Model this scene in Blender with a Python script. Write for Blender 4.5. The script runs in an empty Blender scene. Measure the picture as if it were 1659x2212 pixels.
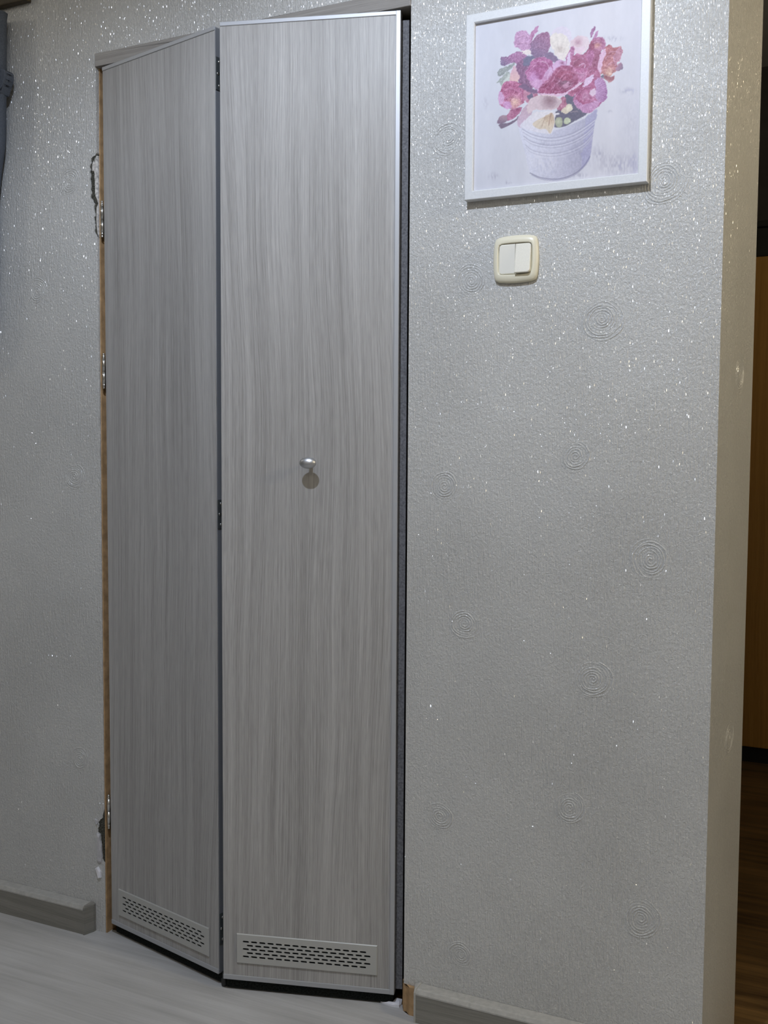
import bpy, bmesh, math, random
import numpy as np
from mathutils import Matrix, Vector
from mathutils.geometry import tessellate_polygon

random.seed(7)
S = bpy.context.scene
COL = S.collection

# ------------------------------------------------------------------ camera
# wall with the folding door is the plane Y = 0, X runs along it, Z is up (metres)
F, CX, CY = 2200.0, 829.5, 1106.0
YAW, PITCH, ROLL = 0.437190676, 0.0632740197, -0.00609217026
CAM = np.array([1.58481389, -1.84781455, 1.15173302])
_fw = np.array([-math.sin(YAW) * math.cos(PITCH), math.cos(YAW) * math.cos(PITCH), -math.sin(PITCH)])
_rt = np.array([math.cos(YAW), math.sin(YAW), 0.0])
_dn = np.cross(_fw, _rt)
_r = math.cos(ROLL) * _rt + math.sin(ROLL) * _dn
_d = np.cross(_fw, _r)
RM = np.array([_r, _d, _fw])


def ray(x, y):
    return RM.T @ np.array([(x - CX) / F, (y - CY) / F, 1.0])


def at(x, y, axis=1, val=0.0):
    """photo pixel -> point on the plane (axis = val)"""
    v = ray(x, y)
    return CAM + v * ((val - CAM[axis]) / v[axis])


cam_d = bpy.data.cameras.new('camera')
cam = bpy.data.objects.new('camera', cam_d)
COL.objects.link(cam)
cam_d.sensor_fit = 'VERTICAL'
cam_d.sensor_height = 36.0
cam_d.sensor_width = 27.0
cam_d.lens = F / 2212.0 * 36.0
cam_d.clip_start = 0.05
m = Matrix.Identity(4)
for i in range(3):
    m[i][0], m[i][1], m[i][2], m[i][3] = _r[i], -_d[i], -_fw[i], CAM[i]
cam.matrix_world = m
S.camera = cam

# ------------------------------------------------------------------ world, lamps, exposure
w = bpy.data.worlds.new('world')
S.world = w
w.use_nodes = True
bg = w.node_tree.nodes['Background']
bg.inputs[0].default_value = (0.9, 0.93, 1.0, 1)
bg.inputs[1].default_value = 0.006


def lamp(name, loc, power, col, radius, kind='POINT'):
    l = bpy.data.lights.new(name, kind)
    l.energy, l.color, l.shadow_soft_size = power, col, radius
    o = bpy.data.objects.new(name, l)
    o.location = loc
    COL.objects.link(o)
    return o


spot = lamp('ceiling_spot_cool', (0.97, -1.22, 2.58), 93, (0.73, 0.825, 1.0), 0.022, 'SPOT')   # recessed downlight
spot.data.spot_size, spot.data.spot_blend = math.radians(159), 0.42
lamp('fill_warm_right', (3.10, -0.34, 2.00), 37, (1.0, 0.86, 0.60), 0.10)  # unseen warm fill added on the right to brighten the wall end face
lamp('fill_left', (-1.25, -1.05, 2.38), 6.0, (1.0, 0.96, 0.86), 0.10)  # unseen fill added to lift the left leaf and left wall
lamp('fill_behind_camera', (1.45, -2.45, 2.45), 17, (1.0, 0.97, 0.92), 0.22)  # unseen soft fill added behind the camera to lighten the shadows
lamp('fill_room', (2.30, 0.95, 2.20), 9.0, (1.0, 0.82, 0.55), 0.08)  # unseen fill added so the cabinet beyond the doorway shows

S.view_settings.view_transform = 'Standard'
S.view_settings.look = 'None'
S.view_settings.gamma = 1.0
S.view_settings.use_curve_mapping = False
S.view_settings.exposure = -0.06


# ------------------------------------------------------------------ material helpers
def lin(c):
    c = np.asarray(c, float) / 255.0
    return np.where(c <= 0.04045, c / 12.92, ((c + 0.055) / 1.055) ** 2.4)


class NT:
    def __init__(self, name):
        self.m = bpy.data.materials.new(name)
        self.m.use_nodes = True
        self.t = self.m.node_tree
        self.p = self.t.nodes['Principled BSDF']
        self.out = self.t.nodes['Material Output']

    def n(self, typ, **kw):
        nd = self.t.nodes.new(typ)
        for k, v in kw.items():
            setattr(nd, k, v)
        return nd

    def l(self, a, b):
        self.t.links.new(a, b)

    def setp(self, **kw):
        for k, v in kw.items():
            s = self.p.inputs[k.replace('_', ' ')]
            s.default_value = (*v, 1) if isinstance(v, (tuple, list)) and len(v) == 3 else v

    def coord(self, kind='Object'):
        return self.n('ShaderNodeTexCoord').outputs[kind]

    def scale(self, vec, sc, loc=(0, 0, 0)):
        mp = self.n('ShaderNodeMapping')
        mp.inputs['Scale'].default_value = sc
        mp.inputs['Location'].default_value = loc
        self.l(vec, mp.inputs['Vector'])
        return mp.outputs[0]

    def noise(self, vec, scale=1.0, detail=2.0, rough=0.5, dist=0.0):
        nd = self.n('ShaderNodeTexNoise')
        nd.inputs['Scale'].default_value = scale
        nd.inputs['Detail'].default_value = detail
        nd.inputs['Roughness'].default_value = rough
        nd.inputs['Distortion'].default_value = dist
        self.l(vec, nd.inputs['Vector'])
        return nd.outputs[0]

    def math(self, op, a, b=None, clamp=False):
        nd = self.n('ShaderNodeMath', operation=op, use_clamp=clamp)
        for i, x in enumerate((a, b)):
            if x is None:
                continue
            if isinstance(x, (int, float)):
                nd.inputs[i].default_value = x
            else:
                self.l(x, nd.inputs[i])
        return nd.outputs[0]

    def vmath(self, op, a, b=None, scale=None):
        nd = self.n('ShaderNodeVectorMath', operation=op)
        for i, x in enumerate((a, b)):
            if x is None:
                continue
            if isinstance(x, (tuple, list)):
                nd.inputs[i].default_value = x
            else:
                self.l(x, nd.inputs[i])
        if scale is not None:
            nd.inputs['Scale'].default_value = scale
        return nd.outputs[0]

    def ramp(self, fac, stops):
        nd = self.n('ShaderNodeValToRGB')
        e = nd.color_ramp.elements
        while len(e) < len(stops):
            e.new(0.5)
        for el, (p, c) in zip(e, stops):
            el.position = p
            el.color = (*c, 1) if len(c) == 3 else c
        self.l(fac, nd.inputs[0])
        return nd.outputs[0]

    def bump(self, height, strength, dist, normal=None):
        nd = self.n('ShaderNodeBump')
        nd.inputs['Strength'].default_value = strength
        nd.inputs['Distance'].default_value = dist
        self.l(height, nd.inputs['Height'])
        if normal is not None:
            self.l(normal, nd.inputs['Normal'])
        return nd.outputs[0]


def plain(name, col, rough=0.5, metal=0.0, noise=None, spec=0.5, bump=None):
    a = NT(name)
    a.setp(Roughness=rough, Metallic=metal, Base_Color=tuple(col))
    a.p.inputs['Specular IOR Level'].default_value = spec
    c = a.coord()
    if noise:
        f = a.noise(c, noise[0], 3, 0.6)
        k = noise[1]
        a.l(a.ramp(f, [(0.3, tuple(x * (1 - k) for x in col)), (0.7, tuple(min(1, x * (1 + k)) for x in col))]), a.p.inputs['Base Color'])
    if bump:
        a.l(a.bump(a.noise(c, bump[0], 3, 0.6), bump[1], bump[2]), a.p.inputs['Normal'])
    return a.m


def wallpaper(name):
    a = NT(name)
    co = a.coord()
    sep = a.n('ShaderNodeSeparateXYZ')
    a.l(co, sep.inputs[0])
    s = a.math('ADD', sep.outputs[0], sep.outputs[1])
    cb = a.n('ShaderNodeCombineXYZ')
    a.l(s, cb.inputs[0])
    a.l(sep.outputs[2], cb.inputs[2])
    v = cb.outputs[0]
    # thin vertical ribs over an orange-peel emboss; how strongly ribs show wanders over the paper
    ribs = a.noise(a.scale(v, (430, 1, 26)), 1.0, 3, 0.6)
    peel = a.noise(a.scale(v, (210, 1, 170)), 1.0, 3, 0.65, 0.6)
    mask = a.ramp(a.noise(v, 3.0, 2), [(0.38, (0.35, 0.35, 0.35)), (0.62, (1, 1, 1))])
    h = a.math('ADD', a.math('MULTIPLY', ribs, mask), a.math('MULTIPLY', peel, 0.75))
    nrm = a.bump(h, 1.0, 0.0030)
    big = a.noise(v, 2.2, 3, 0.6)
    fine = a.noise(a.scale(v, (300, 1, 90)), 1.0, 2, 0.6)
    mixf = a.math('ADD', a.math('MULTIPLY', big, 0.6), a.math('MULTIPLY', fine, 0.4))
    colr = a.ramp(mixf, [(0.30, (0.465, 0.463, 0.448)), (0.70, (0.595, 0.592, 0.570))])
    a.l(colr, a.p.inputs['Base Color'])
    a.setp(Roughness=0.30)
    a.p.inputs['Specular IOR Level'].default_value = 0.75
    a.l(nrm, a.p.inputs['Normal'])
    # mica flakes and glossy rib crests, laid over the paper: each has a tilt of its own, mostly slight
    geo = a.n('ShaderNodeNewGeometry')
    sh = a.p.outputs[0]
    for sc, rad, thr, tilt, rough, gain in (((420, 1, 420), 0.21, 0.62, (0.75, 0.75, 0.60), 0.18, 0.28),
                                            ((620, 1, 150), 0.34, 0.45, (0.95, 0.95, 0.26), 0.21, 0.20)):
        vo = a.n('ShaderNodeTexVoronoi')
        vo.inputs['Scale'].default_value = 1.0
        a.l(a.scale(v, sc), vo.inputs['Vector'])
        wn = a.n('ShaderNodeTexWhiteNoise', noise_dimensions='3D')
        a.l(vo.outputs['Position'], wn.inputs['Vector'])
        f = a.math('MULTIPLY', a.math('GREATER_THAN', wn.outputs['Value'], thr), a.math('LESS_THAN', vo.outputs['Distance'], rad))
        d = a.vmath('SUBTRACT', a.vmath('SCALE', wn.outputs['Color'], None, 2.0), (1, 1, 1))
        d3 = a.vmath('MULTIPLY', a.vmath('MULTIPLY', d, a.vmath('ABSOLUTE', d)), tilt)
        fn = a.vmath('NORMALIZE', a.vmath('ADD', geo.outputs['Normal'], d3))
        g = a.n('ShaderNodeBsdfGlossy')
        g.inputs['Roughness'].default_value = rough
        cl = a.n('ShaderNodeCombineColor')
        fg = a.math('MULTIPLY', f, gain)
        for k in range(3):
            a.l(fg, cl.inputs[k])
        a.l(cl.outputs[0], g.inputs['Color'])
        a.l(fn, g.inputs['Normal'])
        ad = a.n('ShaderNodeAddShader')
        a.l(sh, ad.inputs[0])
        a.l(g.outputs[0], ad.inputs[1])
        sh = ad.outputs[0]
    a.l(sh, a.out.inputs[0])
    return a.m


def laminate(name, dark, light, shift=0.0, vertical=True):
    """grey ash decor: fine pores, streaks and a few cathedral arches running along Z (or X)"""
    a = NT(name)
    co = a.coord()
    if not vertical:
        sep = a.n('ShaderNodeSeparateXYZ')
        a.l(co, sep.inputs[0])
        cb = a.n('ShaderNodeCombineXYZ')
        a.l(sep.outputs[2], cb.inputs[0])
        a.l(sep.outputs[1], cb.inputs[1])
        a.l(sep.outputs[0], cb.inputs[2])
        co = cb.outputs[0]
    co = a.scale(co, (1, 1, 1), (shift, 0, shift * 2.3))
    warp = a.noise(a.scale(co, (4.5, 0.2, 0.65)), 1.0, 2, 0.45)
    wv = a.n('ShaderNodeCombineXYZ')
    a.l(a.math('MULTIPLY', a.math('SUBTRACT', warp, 0.5), 0.10), wv.inputs[0])
    cw = a.vmath('ADD', co, wv.outputs[0])
    streak = a.noise(a.scale(cw, (60, 0.3, 0.55)), 1.0, 3, 0.62)
    mid = a.noise(a.scale(cw, (420, 0.3, 2.6)), 1.0, 2, 0.6)
    pores = a.noise(a.scale(cw, (900, 0.3, 20)), 1.0, 2, 0.6)
    broad = a.noise(a.scale(co, (9, 0.3, 0.5)), 1.0, 2, 0.5)
    f = a.math('ADD', a.math('ADD', a.math('MULTIPLY', streak, 0.25), a.math('MULTIPLY', mid, 0.32)),
               a.math('ADD', a.math('MULTIPLY', pores, 0.27), a.math('MULTIPLY', broad, 0.16)))
    a.l(a.ramp(f, [(0.385, dark), (0.615, light)]), a.p.inputs['Base Color'])
    a.setp(Roughness=0.42)
    a.p.inputs['Specular IOR Level'].default_value = 0.35
    a.l(a.bump(pores, 0.12, 0.0006), a.p.inputs['Normal'])
    return a.m


def floor_wood(name, stops, sx, sy, rough, bstr=0.1):
    a = NT(name)
    co = a.coord()
    n1 = a.noise(a.scale(co, (sx, sy, 1)), 1.0, 4, 0.6, 0.4)
    n2 = a.noise(a.scale(co, (sx * 2.2, sy * 6, 1)), 1.0, 3, 0.6)
    n3 = a.noise(co, 3.0, 2, 0.5)
    f = a.math('ADD', a.math('ADD', a.math('MULTIPLY', n1, 0.5), a.math('MULTIPLY', n2, 0.2)), a.math('MULTIPLY', n3, 0.3))
    a.l(a.ramp(f, stops), a.p.inputs['Base Color'])
    a.setp(Roughness=rough)
    a.l(a.bump(n2, bstr, 0.001), a.p.inputs['Normal'])
    return a.m


M = {}
M['paper'] = wallpaper('wallpaper_silver')
M['lam_l'] = laminate('laminate_grey_ash', (0.245, 0.237, 0.228), (0.470, 0.460, 0.448), 0.37)
M['lam_r'] = laminate('laminate_grey_ash_second', (0.245, 0.237, 0.228), (0.470, 0.460, 0.448), 1.9)
M['lam_h'] = laminate('laminate_grey_ash_lengthwise', (0.235, 0.22, 0.205), (0.39, 0.37, 0.345), 0.9, False)
M['alu'] = plain('satin_aluminium', (0.42, 0.43, 0.45), 0.46, 0.35)
M['alu_shaded'] = plain('aluminium_in_shade', (0.22, 0.23, 0.25), 0.45, 0.4)
M['steel'] = plain('nickel_plated_steel', (0.62, 0.62, 0.60), 0.22, 1.0)
M['zinc'] = plain('zinc_hinge_plate', (0.16, 0.18, 0.19), 0.4, 0.8)
M['knob'] = plain('brushed_nickel', (0.55, 0.56, 0.58), 0.42, 1.0)
M['shade_low'] = plain('black_under_door_shade', (0.014, 0.016, 0.015), 0.95, 0.0, (300, 0.6), 0.05)
M['seal'] = plain('grey_brush_seal', (0.17, 0.17, 0.18), 0.9, 0.0, (260, 0.35), 0.1)
M['grille'] = plain('satin_grey_grille', (0.44, 0.44, 0.42), 0.42, 0.15)
M['black'] = plain('black_slot_shade', (0.006, 0.007, 0.007), 0.9, 0, None, 0.1)
M['timber'] = plain('bare_pine_timber', (0.42, 0.27, 0.14), 0.7, 0, (40, 0.25), 0.2)
M['plaster'] = plain('broken_white_plaster', (0.55, 0.53, 0.50), 0.9, 0, (140, 0.45), 0.1, (160, 0.6, 0.003))
M['hole'] = plain('dark_gouge', (0.075, 0.073, 0.060), 0.95, 0, (420, 0.95), 0.05, (300, 0.8, 0.004))
M['flap'] = plain('torn_paper', (0.50, 0.49, 0.50), 0.8, 0, (120, 0.15), 0.1)
M['floor'] = floor_wood('pale_grey_wood_vinyl', [(0.33, (0.33, 0.322, 0.31)), (0.67, (0.53, 0.525, 0.515))], 2.0, 30, 0.5)
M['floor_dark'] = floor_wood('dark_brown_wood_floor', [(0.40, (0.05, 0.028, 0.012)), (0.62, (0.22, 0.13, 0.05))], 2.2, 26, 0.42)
M['skirt'] = laminate('grey_oak_skirting', (0.165, 0.158, 0.135), (0.28, 0.268, 0.235), 2.7, False)
M['skirt_cap'] = plain('pale_skirting_edge', (0.40, 0.39, 0.36), 0.45, 0, (90, 0.12))
M['frame'] = plain('white_satin_moulding', (0.67, 0.68, 0.69), 0.38, 0, (420, 0.05), 0.5, (900, 0.25, 0.0004))
M['backing'] = plain('brown_fibreboard', (0.33, 0.24, 0.16), 0.8)
M['cream'] = plain('cream_plastic', (0.76, 0.715, 0.56), 0.30)
M['cream2'] = plain('cream_plastic_rocker', (0.78, 0.75, 0.65), 0.34, 0, (700, 0.06), 0.5, (1300, 0.2, 0.0003))
M['ivory'] = plain('ivory_plastic_rocker', (0.80, 0.775, 0.69), 0.38)
M['ceiling'] = plain('white_ceiling', (0.62, 0.62, 0.61), 0.9)
M['hallwall'] = plain('taupe_hall_wall', (0.34, 0.32, 0.29), 0.9)
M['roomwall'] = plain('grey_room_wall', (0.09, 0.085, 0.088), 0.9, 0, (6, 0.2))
M['cabinet'] = laminate('orange_brown_veneer', (0.34, 0.175, 0.040), (0.52, 0.28, 0.07), 0.2)
M['ebony'] = plain('black_lacquer', (0.012, 0.013, 0.013), 0.5)
M['bag'] = plain('blue_grey_canvas', (0.085, 0.097, 0.12), 0.9, 0, (300, 0.2), 0.1, (600, 0.4, 0.0006))
M['rail'] = plain('dark_brown_stained_wood', (0.06, 0.045, 0.025), 0.6, 0, (60, 0.3))
M['scrap'] = plain('white_plaster_scrap', (0.78, 0.77, 0.80), 0.8)


# ------------------------------------------------------------------ geometry helpers
def tag(o, label=None, cat=None, group=None, kind=None):
    if label: o['label'] = label
    if cat: o['category'] = cat
    if group: o['group'] = group
    if kind: o['kind'] = kind
    return o


def link(name, me, mat, parent=None, smooth=False):
    if mat is not None and not me.materials:
        me.materials.append(mat)
    if smooth:
        for p in me.polygons:
            p.use_smooth = True
    o = bpy.data.objects.new(name, me)
    COL.objects.link(o)
    if parent is not None:
        o.parent = parent
    return o


def empty(name, loc=(0, 0, 0), rz=0.0):
    o = bpy.data.objects.new(name, None)
    o.empty_display_size = 0.1
    o.location = loc
    o.rotation_euler = (0, 0, rz)
    COL.objects.link(o)
    return o


def finish(bm, name, mat, parent=None, bevel=0.0, seg=2, smooth=False):
    if bevel > 0:
        bmesh.ops.bevel(bm, geom=list(bm.edges), offset=bevel, segments=seg, profile=0.5, affect='EDGES', clamp_overlap=True)
    bmesh.ops.recalc_face_normals(bm, faces=bm.faces)
    me = bpy.data.meshes.new(name)
    bm.to_mesh(me)
    bm.free()
    return link(name, me, mat, parent, smooth)


def add_box(bm, x0, x1, y0, y1, z0, z1):
    v = [bm.verts.new(p) for p in ((x0, y0, z0), (x1, y0, z0), (x1, y1, z0), (x0, y1, z0),
                                   (x0, y0, z1), (x1, y0, z1), (x1, y1, z1), (x0, y1, z1))]
    for q in ((0, 3, 2, 1), (4, 5, 6, 7), (0, 1, 5, 4), (1, 2, 6, 5), (2, 3, 7, 6), (3, 0, 4, 7)):
        bm.faces.new([v[i] for i in q])


def box(name, b, mat, parent=None, bevel=0.0, seg=2):
    bm = bmesh.new()
    add_box(bm, *b)
    return finish(bm, name, mat, parent, bevel, seg)


def add_prism(bm, pts, y0, y1, ax='Y'):
    """polygon in XZ extruded along Y, or polygon in XY extruded along Z, or YZ along X"""
    def P(p, d):
        return {'Y': (p[0], d, p[1]), 'Z': (p[0], p[1], d), 'X': (d, p[0], p[1])}[ax]
    a = [bm.verts.new(P(p, y0)) for p in pts]
    b = [bm.verts.new(P(p, y1)) for p in pts]
    n = len(pts)
    for t in tessellate_polygon([[Vector((p[0], p[1], 0)) for p in pts]]):
        bm.faces.new([a[i] for i in t])
        bm.faces.new([b[i] for i in reversed(t)])
    for i in range(n):
        j = (i + 1) % n
        bm.faces.new((a[i], a[j], b[j], b[i]))


def prism(name, pts, y0, y1, mat, parent=None, ax='Y', bevel=0):
    bm = bmesh.new()
    add_prism(bm, pts, y0, y1, ax)
    return finish(bm, name, mat, parent, bevel)


def add_loft(bm, loops, cap0=True, cap1=True):
    rows = [[bm.verts.new(p) for p in lp] for lp in loops]
    n = len(rows[0])
    for a, b in zip(rows[:-1], rows[1:]):
        for i in range(n):
            j = (i + 1) % n
            bm.faces.new((a[i], a[j], b[j], b[i]))
    if cap0: bm.faces.new(list(reversed(rows[0])))
    if cap1: bm.faces.new(rows[-1])


def add_lathe(bm, prof, c, axis='Z', sx=1.0, sz=1.0, n=20):
    """prof: (radius, distance along axis)"""
    loops = []
    for r, h in prof:
        lp = []
        for k in range(n):
            t = 2 * math.pi * k / n
            u, v = r * math.cos(t) * sx, r * math.sin(t) * sz
            lp.append((c[0] + u, c[1] + v, c[2] + h) if axis == 'Z' else
                      (c[0] + u, c[1] - h, c[2] + v))
        loops.append(lp)
    add_loft(bm, loops)


# ------------------------------------------------------------------ the setting
XW = at(1546, 1106)[0]              # right-hand corner of the papered wall
OW, OH = 0.7725, 2.0                # door opening
HT = 2.029                          # top of the header strip
ZC = 2.74
bm = bmesh.new()
notch = [(0, 0), (0, 0.168), (-0.0060, 0.1745), (-0.0105, 0.190), (-0.0100, 0.2067), (-0.0125, 0.222), (-0.0130, 0.236),
         (-0.0150, 0.238), (-0.0205, 0.2405), (-0.0185, 0.252), (-0.0165, 0.259), (-0.0175, 0.266), (-0.0120, 0.2725), (-0.0060, 0.277), (-0.002, 0.292), (0, 0.30),
         (0, 1.622), (-0.0045, 1.630), (-0.0095, 1.640), (-0.0065, 1.652), (-0.0100, 1.664), (-0.0070, 1.676), (-0.0105, 1.690),
         (-0.0068, 1.699), (-0.0130, 1.7065), (-0.0195, 1.716), (-0.0172, 1.7210), (-0.0190, 1.732), (-0.0176, 1.7416), (-0.0195, 1.752),
         (-0.0182, 1.763), (-0.0200, 1.7725), (-0.0190, 1.779), (-0.0216, 1.7832), (-0.0165, 1.790), (-0.0172, 1.798), (-0.0110, 1.8045), (-0.0045, 1.8070), (0, 1.812),
         (0, ZC), (-1.9, ZC), (-1.9, 0)]
_rn = random.Random(21)
ragged = []
for k, (x, z) in enumerate(notch):
    ragged.append((x, z))
    x2, z2 = notch[(k + 1) % len(notch)]
    if -0.03 < x < 0.0 and -0.03 < x2 < 0.0:
        for t in (0.33, 0.67):
            ragged.append((x + (x2 - x) * t + _rn.uniform(-.0016, .0012), z + (z2 - z) * t))
add_prism(bm, ragged, 0.0, 0.08)
add_prism(bm, [(OW, 0), (XW, 0), (XW, ZC), (OW, ZC)], 0.0, 0.08)
add_prism(bm, [(0, HT), (OW, HT + 0.004), (OW, ZC), (0, ZC)], 0.0, 0.08)
add_prism(bm, [(XW, 2.14), (2.35, 2.14), (2.35, ZC), (XW, ZC)], 0.0, 0.08)
add_prism(bm, [(2.35, 0), (3.4, 0), (3.4, ZC), (2.35, ZC)], 0.0, 0.08)
wall_far = tag(finish(bm, 'wall_far', M['paper']), 'wall with ribbed silver wallpaper and embossed spirals around the folding door', kind='structure')

# end face of the wall block beside the doorway: flat first, then turning out a little
bm = bmesh.new()
BX, BY, EX, EY = 1.374, 0.060, 1.397, 0.182
add_prism(bm, [(XW - 0.1, 0.08), (XW - 0.0006, 0.08), (XW - 0.0006, 0.0004), (XW + 0.0004, 0.0012), (BX - .001, BY - .004), (BX + .001, BY + .004), (EX - .0006, EY - .003), (EX - .002, EY), (1.335, 0.195), (1.335, 0.56), (XW - 0.1, 0.56)], 0, ZC, 'Z')
wall_right = tag(finish(bm, 'wall_right', M['paper']), 'end face of the wallpapered wall beside the dark doorway', kind='structure')

# closet behind the folding door: bare and unlit
bm = bmesh.new()
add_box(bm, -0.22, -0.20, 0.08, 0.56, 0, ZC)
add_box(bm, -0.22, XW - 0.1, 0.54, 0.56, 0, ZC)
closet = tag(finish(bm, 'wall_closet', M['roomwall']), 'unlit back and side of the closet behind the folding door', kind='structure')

tag(box('floor', (-1.9, 3.4, -2.9, 0.02, -0.05, 0.0), M['floor']), 'pale grey wood-look vinyl floor of the hallway', kind='structure')
bm = bmesh.new()
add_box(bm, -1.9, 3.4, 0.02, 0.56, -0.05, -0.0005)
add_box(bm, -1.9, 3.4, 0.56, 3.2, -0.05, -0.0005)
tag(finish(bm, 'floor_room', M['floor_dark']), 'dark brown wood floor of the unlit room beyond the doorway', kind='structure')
tag(box('ceiling', (-1.9, 3.4, -2.9, 3.2, ZC, ZC + 0.05), M['ceiling']), 'white ceiling above the hallway', kind='structure')
tag(box('wall_near', (-1.9, 3.4, -2.95, -2.9, 0, ZC), M['hallwall']), 'pale wall facing the folding door', kind='structure')
tag(box('wall_left', (-1.95, -1.9, -2.95, 3.2, 0, ZC), M['hallwall']), 'pale end wall of the hallway', kind='structure')
tag(box('wall_hall_end', (3.4, 3.45, -2.95, 3.2, 0, ZC), M['hallwall']), 'pale wall at the other end of the hallway', kind='structure')
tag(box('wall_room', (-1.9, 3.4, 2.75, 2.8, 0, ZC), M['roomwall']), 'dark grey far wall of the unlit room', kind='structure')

# embossed spirals of the wallpaper, raised off the wall
def spiral_mesh(R, seed, lobes):
    rnd = random.Random(seed)
    ph = [rnd.uniform(0, 6.28) for _ in range(6)]
    turns = R / 0.0050
    n = int(turns * 44)
    V, Fc = [], []
    for i in range(n + 1):
        th = 2 * math.pi * turns * i / n
        r = 0.0015 + (R - 0.0015) * i / n
        r *= 1 + 0.05 * math.sin(2 * th + ph[0]) + 0.030 * math.sin(lobes * th * 0.5 + ph[1]) + 0.02 * math.sin(5.3 * th + ph[2])
        amp = 0.6 + 0.55 * math.sin(0.83 * th + ph[3]) + 0.3 * math.sin(2.37 * th + ph[4])
        if i > n * 0.75:
            amp -= 0.55 * (i / n - 0.75) / 0.25
        amp = max(0.0, min(1.0, amp))
        hgt = 0.00012 + 0.00085 * amp
        if i == 0 or i == n: hgt = 0.0
        wd = 0.0019
        for dr, h in ((-wd, -0.0003), (-wd * 0.45, hgt * 0.85), (wd * 0.1, hgt), (wd * 0.6, hgt * 0.7), (wd, -0.0003)):
            rr = r + dr
            V.append((rr * math.cos(th), -h, rr * math.sin(th)))
    for i in range(n):
        for k in range(4):
            a = i * 5 + k
            Fc.append((a, a + 1, a + 6, a + 5))
    me = bpy.data.meshes.new('embossed_spiral')
    me.from_pydata(V, [], Fc)
    return me


SP = [(968, 297, .034), (1018, 607, .032), (1300, 690, .040), (1435, 392, .040), (1243, 985, .029), (960, 1050, .031), (1405, 1210, .038),
      (1003, 1348, .031), (1280, 1468, .036), (950, 1763, .030), (1230, 1745, .031), (1385, 1985, .038), (995, 2063, .027),
      (150, 395, .032), (160, 1030, .031), (80, 630, .032), (172, 1640, .027)]
for k, (px, py, R) in enumerate(SP):
    me = spiral_mesh(R, 100 + k, 3 + k % 4)
    o = link('embossed_spiral', me, M['paper'], wall_far, True)
    p = at(px, py)
    o.location = (p[0], 0.0, p[2])
for px, py, R in ((1590, 805, .036), (1572, 1590, .034)):
    me = spiral_mesh(R, int(py), 4)
    o = link('embossed_spiral', me, M['paper'], wall_right, True)
    z = at(px, py, 1, 0.1)[2]
    ang = math.atan2(EX - BX, EY - BY)
    o.location = (BX + (EX - BX) * .30, BY + (EY - BY) * .30, z)
    o.rotation_euler = (0, 0, math.pi / 2 - ang)
    o.scale = (0.85, 1, 1)

# broken plaster and gouges left where old hinges were torn from the jamb
bm = bmesh.new()
add_box(bm, -0.024, -0.0022, 0.0028, 0.03, 1.60, 1.83)
finish(bm, 'gouge', M['hole'], wall_far)
bm = bmesh.new()
add_box(bm, -0.024, -0.0002, 0.0028, 0.03, 0.15, 0.31)
finish(bm, 'gouge', M['hole'], wall_far)


def lump(name, pts, y0, y1, mat, parent, seed):
    """rough solid with a ragged outline: front face fanned with uneven depth"""
    rnd = random.Random(seed)
    bm = bmesh.new()
    n = len(pts)
    cx, cz = sum(p[0] for p in pts) / n, sum(p[1] for p in pts) / n
    outer = [bm.verts.new((p[0], y1, p[1])) for p in pts]
    rim = [bm.verts.new((p[0], y0 + 0.002 + rnd.uniform(-.001, .0006), p[1])) for p in pts]
    inn = [bm.verts.new((cx + (p[0] - cx) * .8, y0 + rnd.uniform(-.001, .0008), cz + (p[1] - cz) * .85)) for p in pts]
    c = bm.verts.new((cx, y0, cz))
    for i in range(n):
        j = (i + 1) % n
        bm.faces.new((outer[i], outer[j], rim[j], rim[i]))
        bm.faces.new((rim[i], rim[j], inn[j], inn[i]))
        bm.faces.new((inn[i], inn[j], c))
    return finish(bm, name, mat, parent)


lump('plaster_lump', [(.0002, 1.700), (.0002, 1.806), (-.0030, 1.806), (-.0088, 1.800), (-.0095, 1.786), (-.0092, 1.776), (-.0085, 1.765), (-.0090, 1.757), (-.0062, 1.750), (-.0078, 1.738), (-.0056, 1.727), (-.0068, 1.716), (-.0040, 1.708)],
     0.001, 0.03, M['plaster'], wall_far, 3)
lump('plaster_lump', [(-.0085, 1.771), (-.0085, 1.790), (-.0110, 1.797), (-.0150, 1.788), (-.0165, 1.780), (-.0150, 1.772)], 0.0012, 0.03, M['plaster'], wall_far, 5)
lump('plaster_lump', [(.0002, 1.624), (.0002, 1.700), (-.0035, 1.694), (-.0050, 1.670), (-.0035, 1.650), (-.0030, 1.634)], 0.0012, 0.03, M['plaster'], wall_far, 6)
lump('torn_paper_flap', [(-.0215, .2385), (-.0128, .2355), (-.0122, .222), (-.0092, .212), (-.0088, .196), (-.0070, .182), (-.0090, .1690), (-.0170, .1665), (-.0210, .170), (-.0205, .205)],
     -0.004, 0.002, M['flap'], wall_far, 8)
lump('torn_paper_flap', [(-.0262, .2725), (-.0195, .2705), (-.0190, .262), (-.0215, .259)], -0.004, 0.001, M['flap'], wall_far, 9)
lump('torn_paper_flap', [(-.0255, .1535), (-.0190, .1580), (-.0120, .1480), (-.0105, .1330), (-.0160, .1300), (-.0210, .1400)], -0.006, 0.001, M['scrap'], wall_far, 10)

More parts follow.
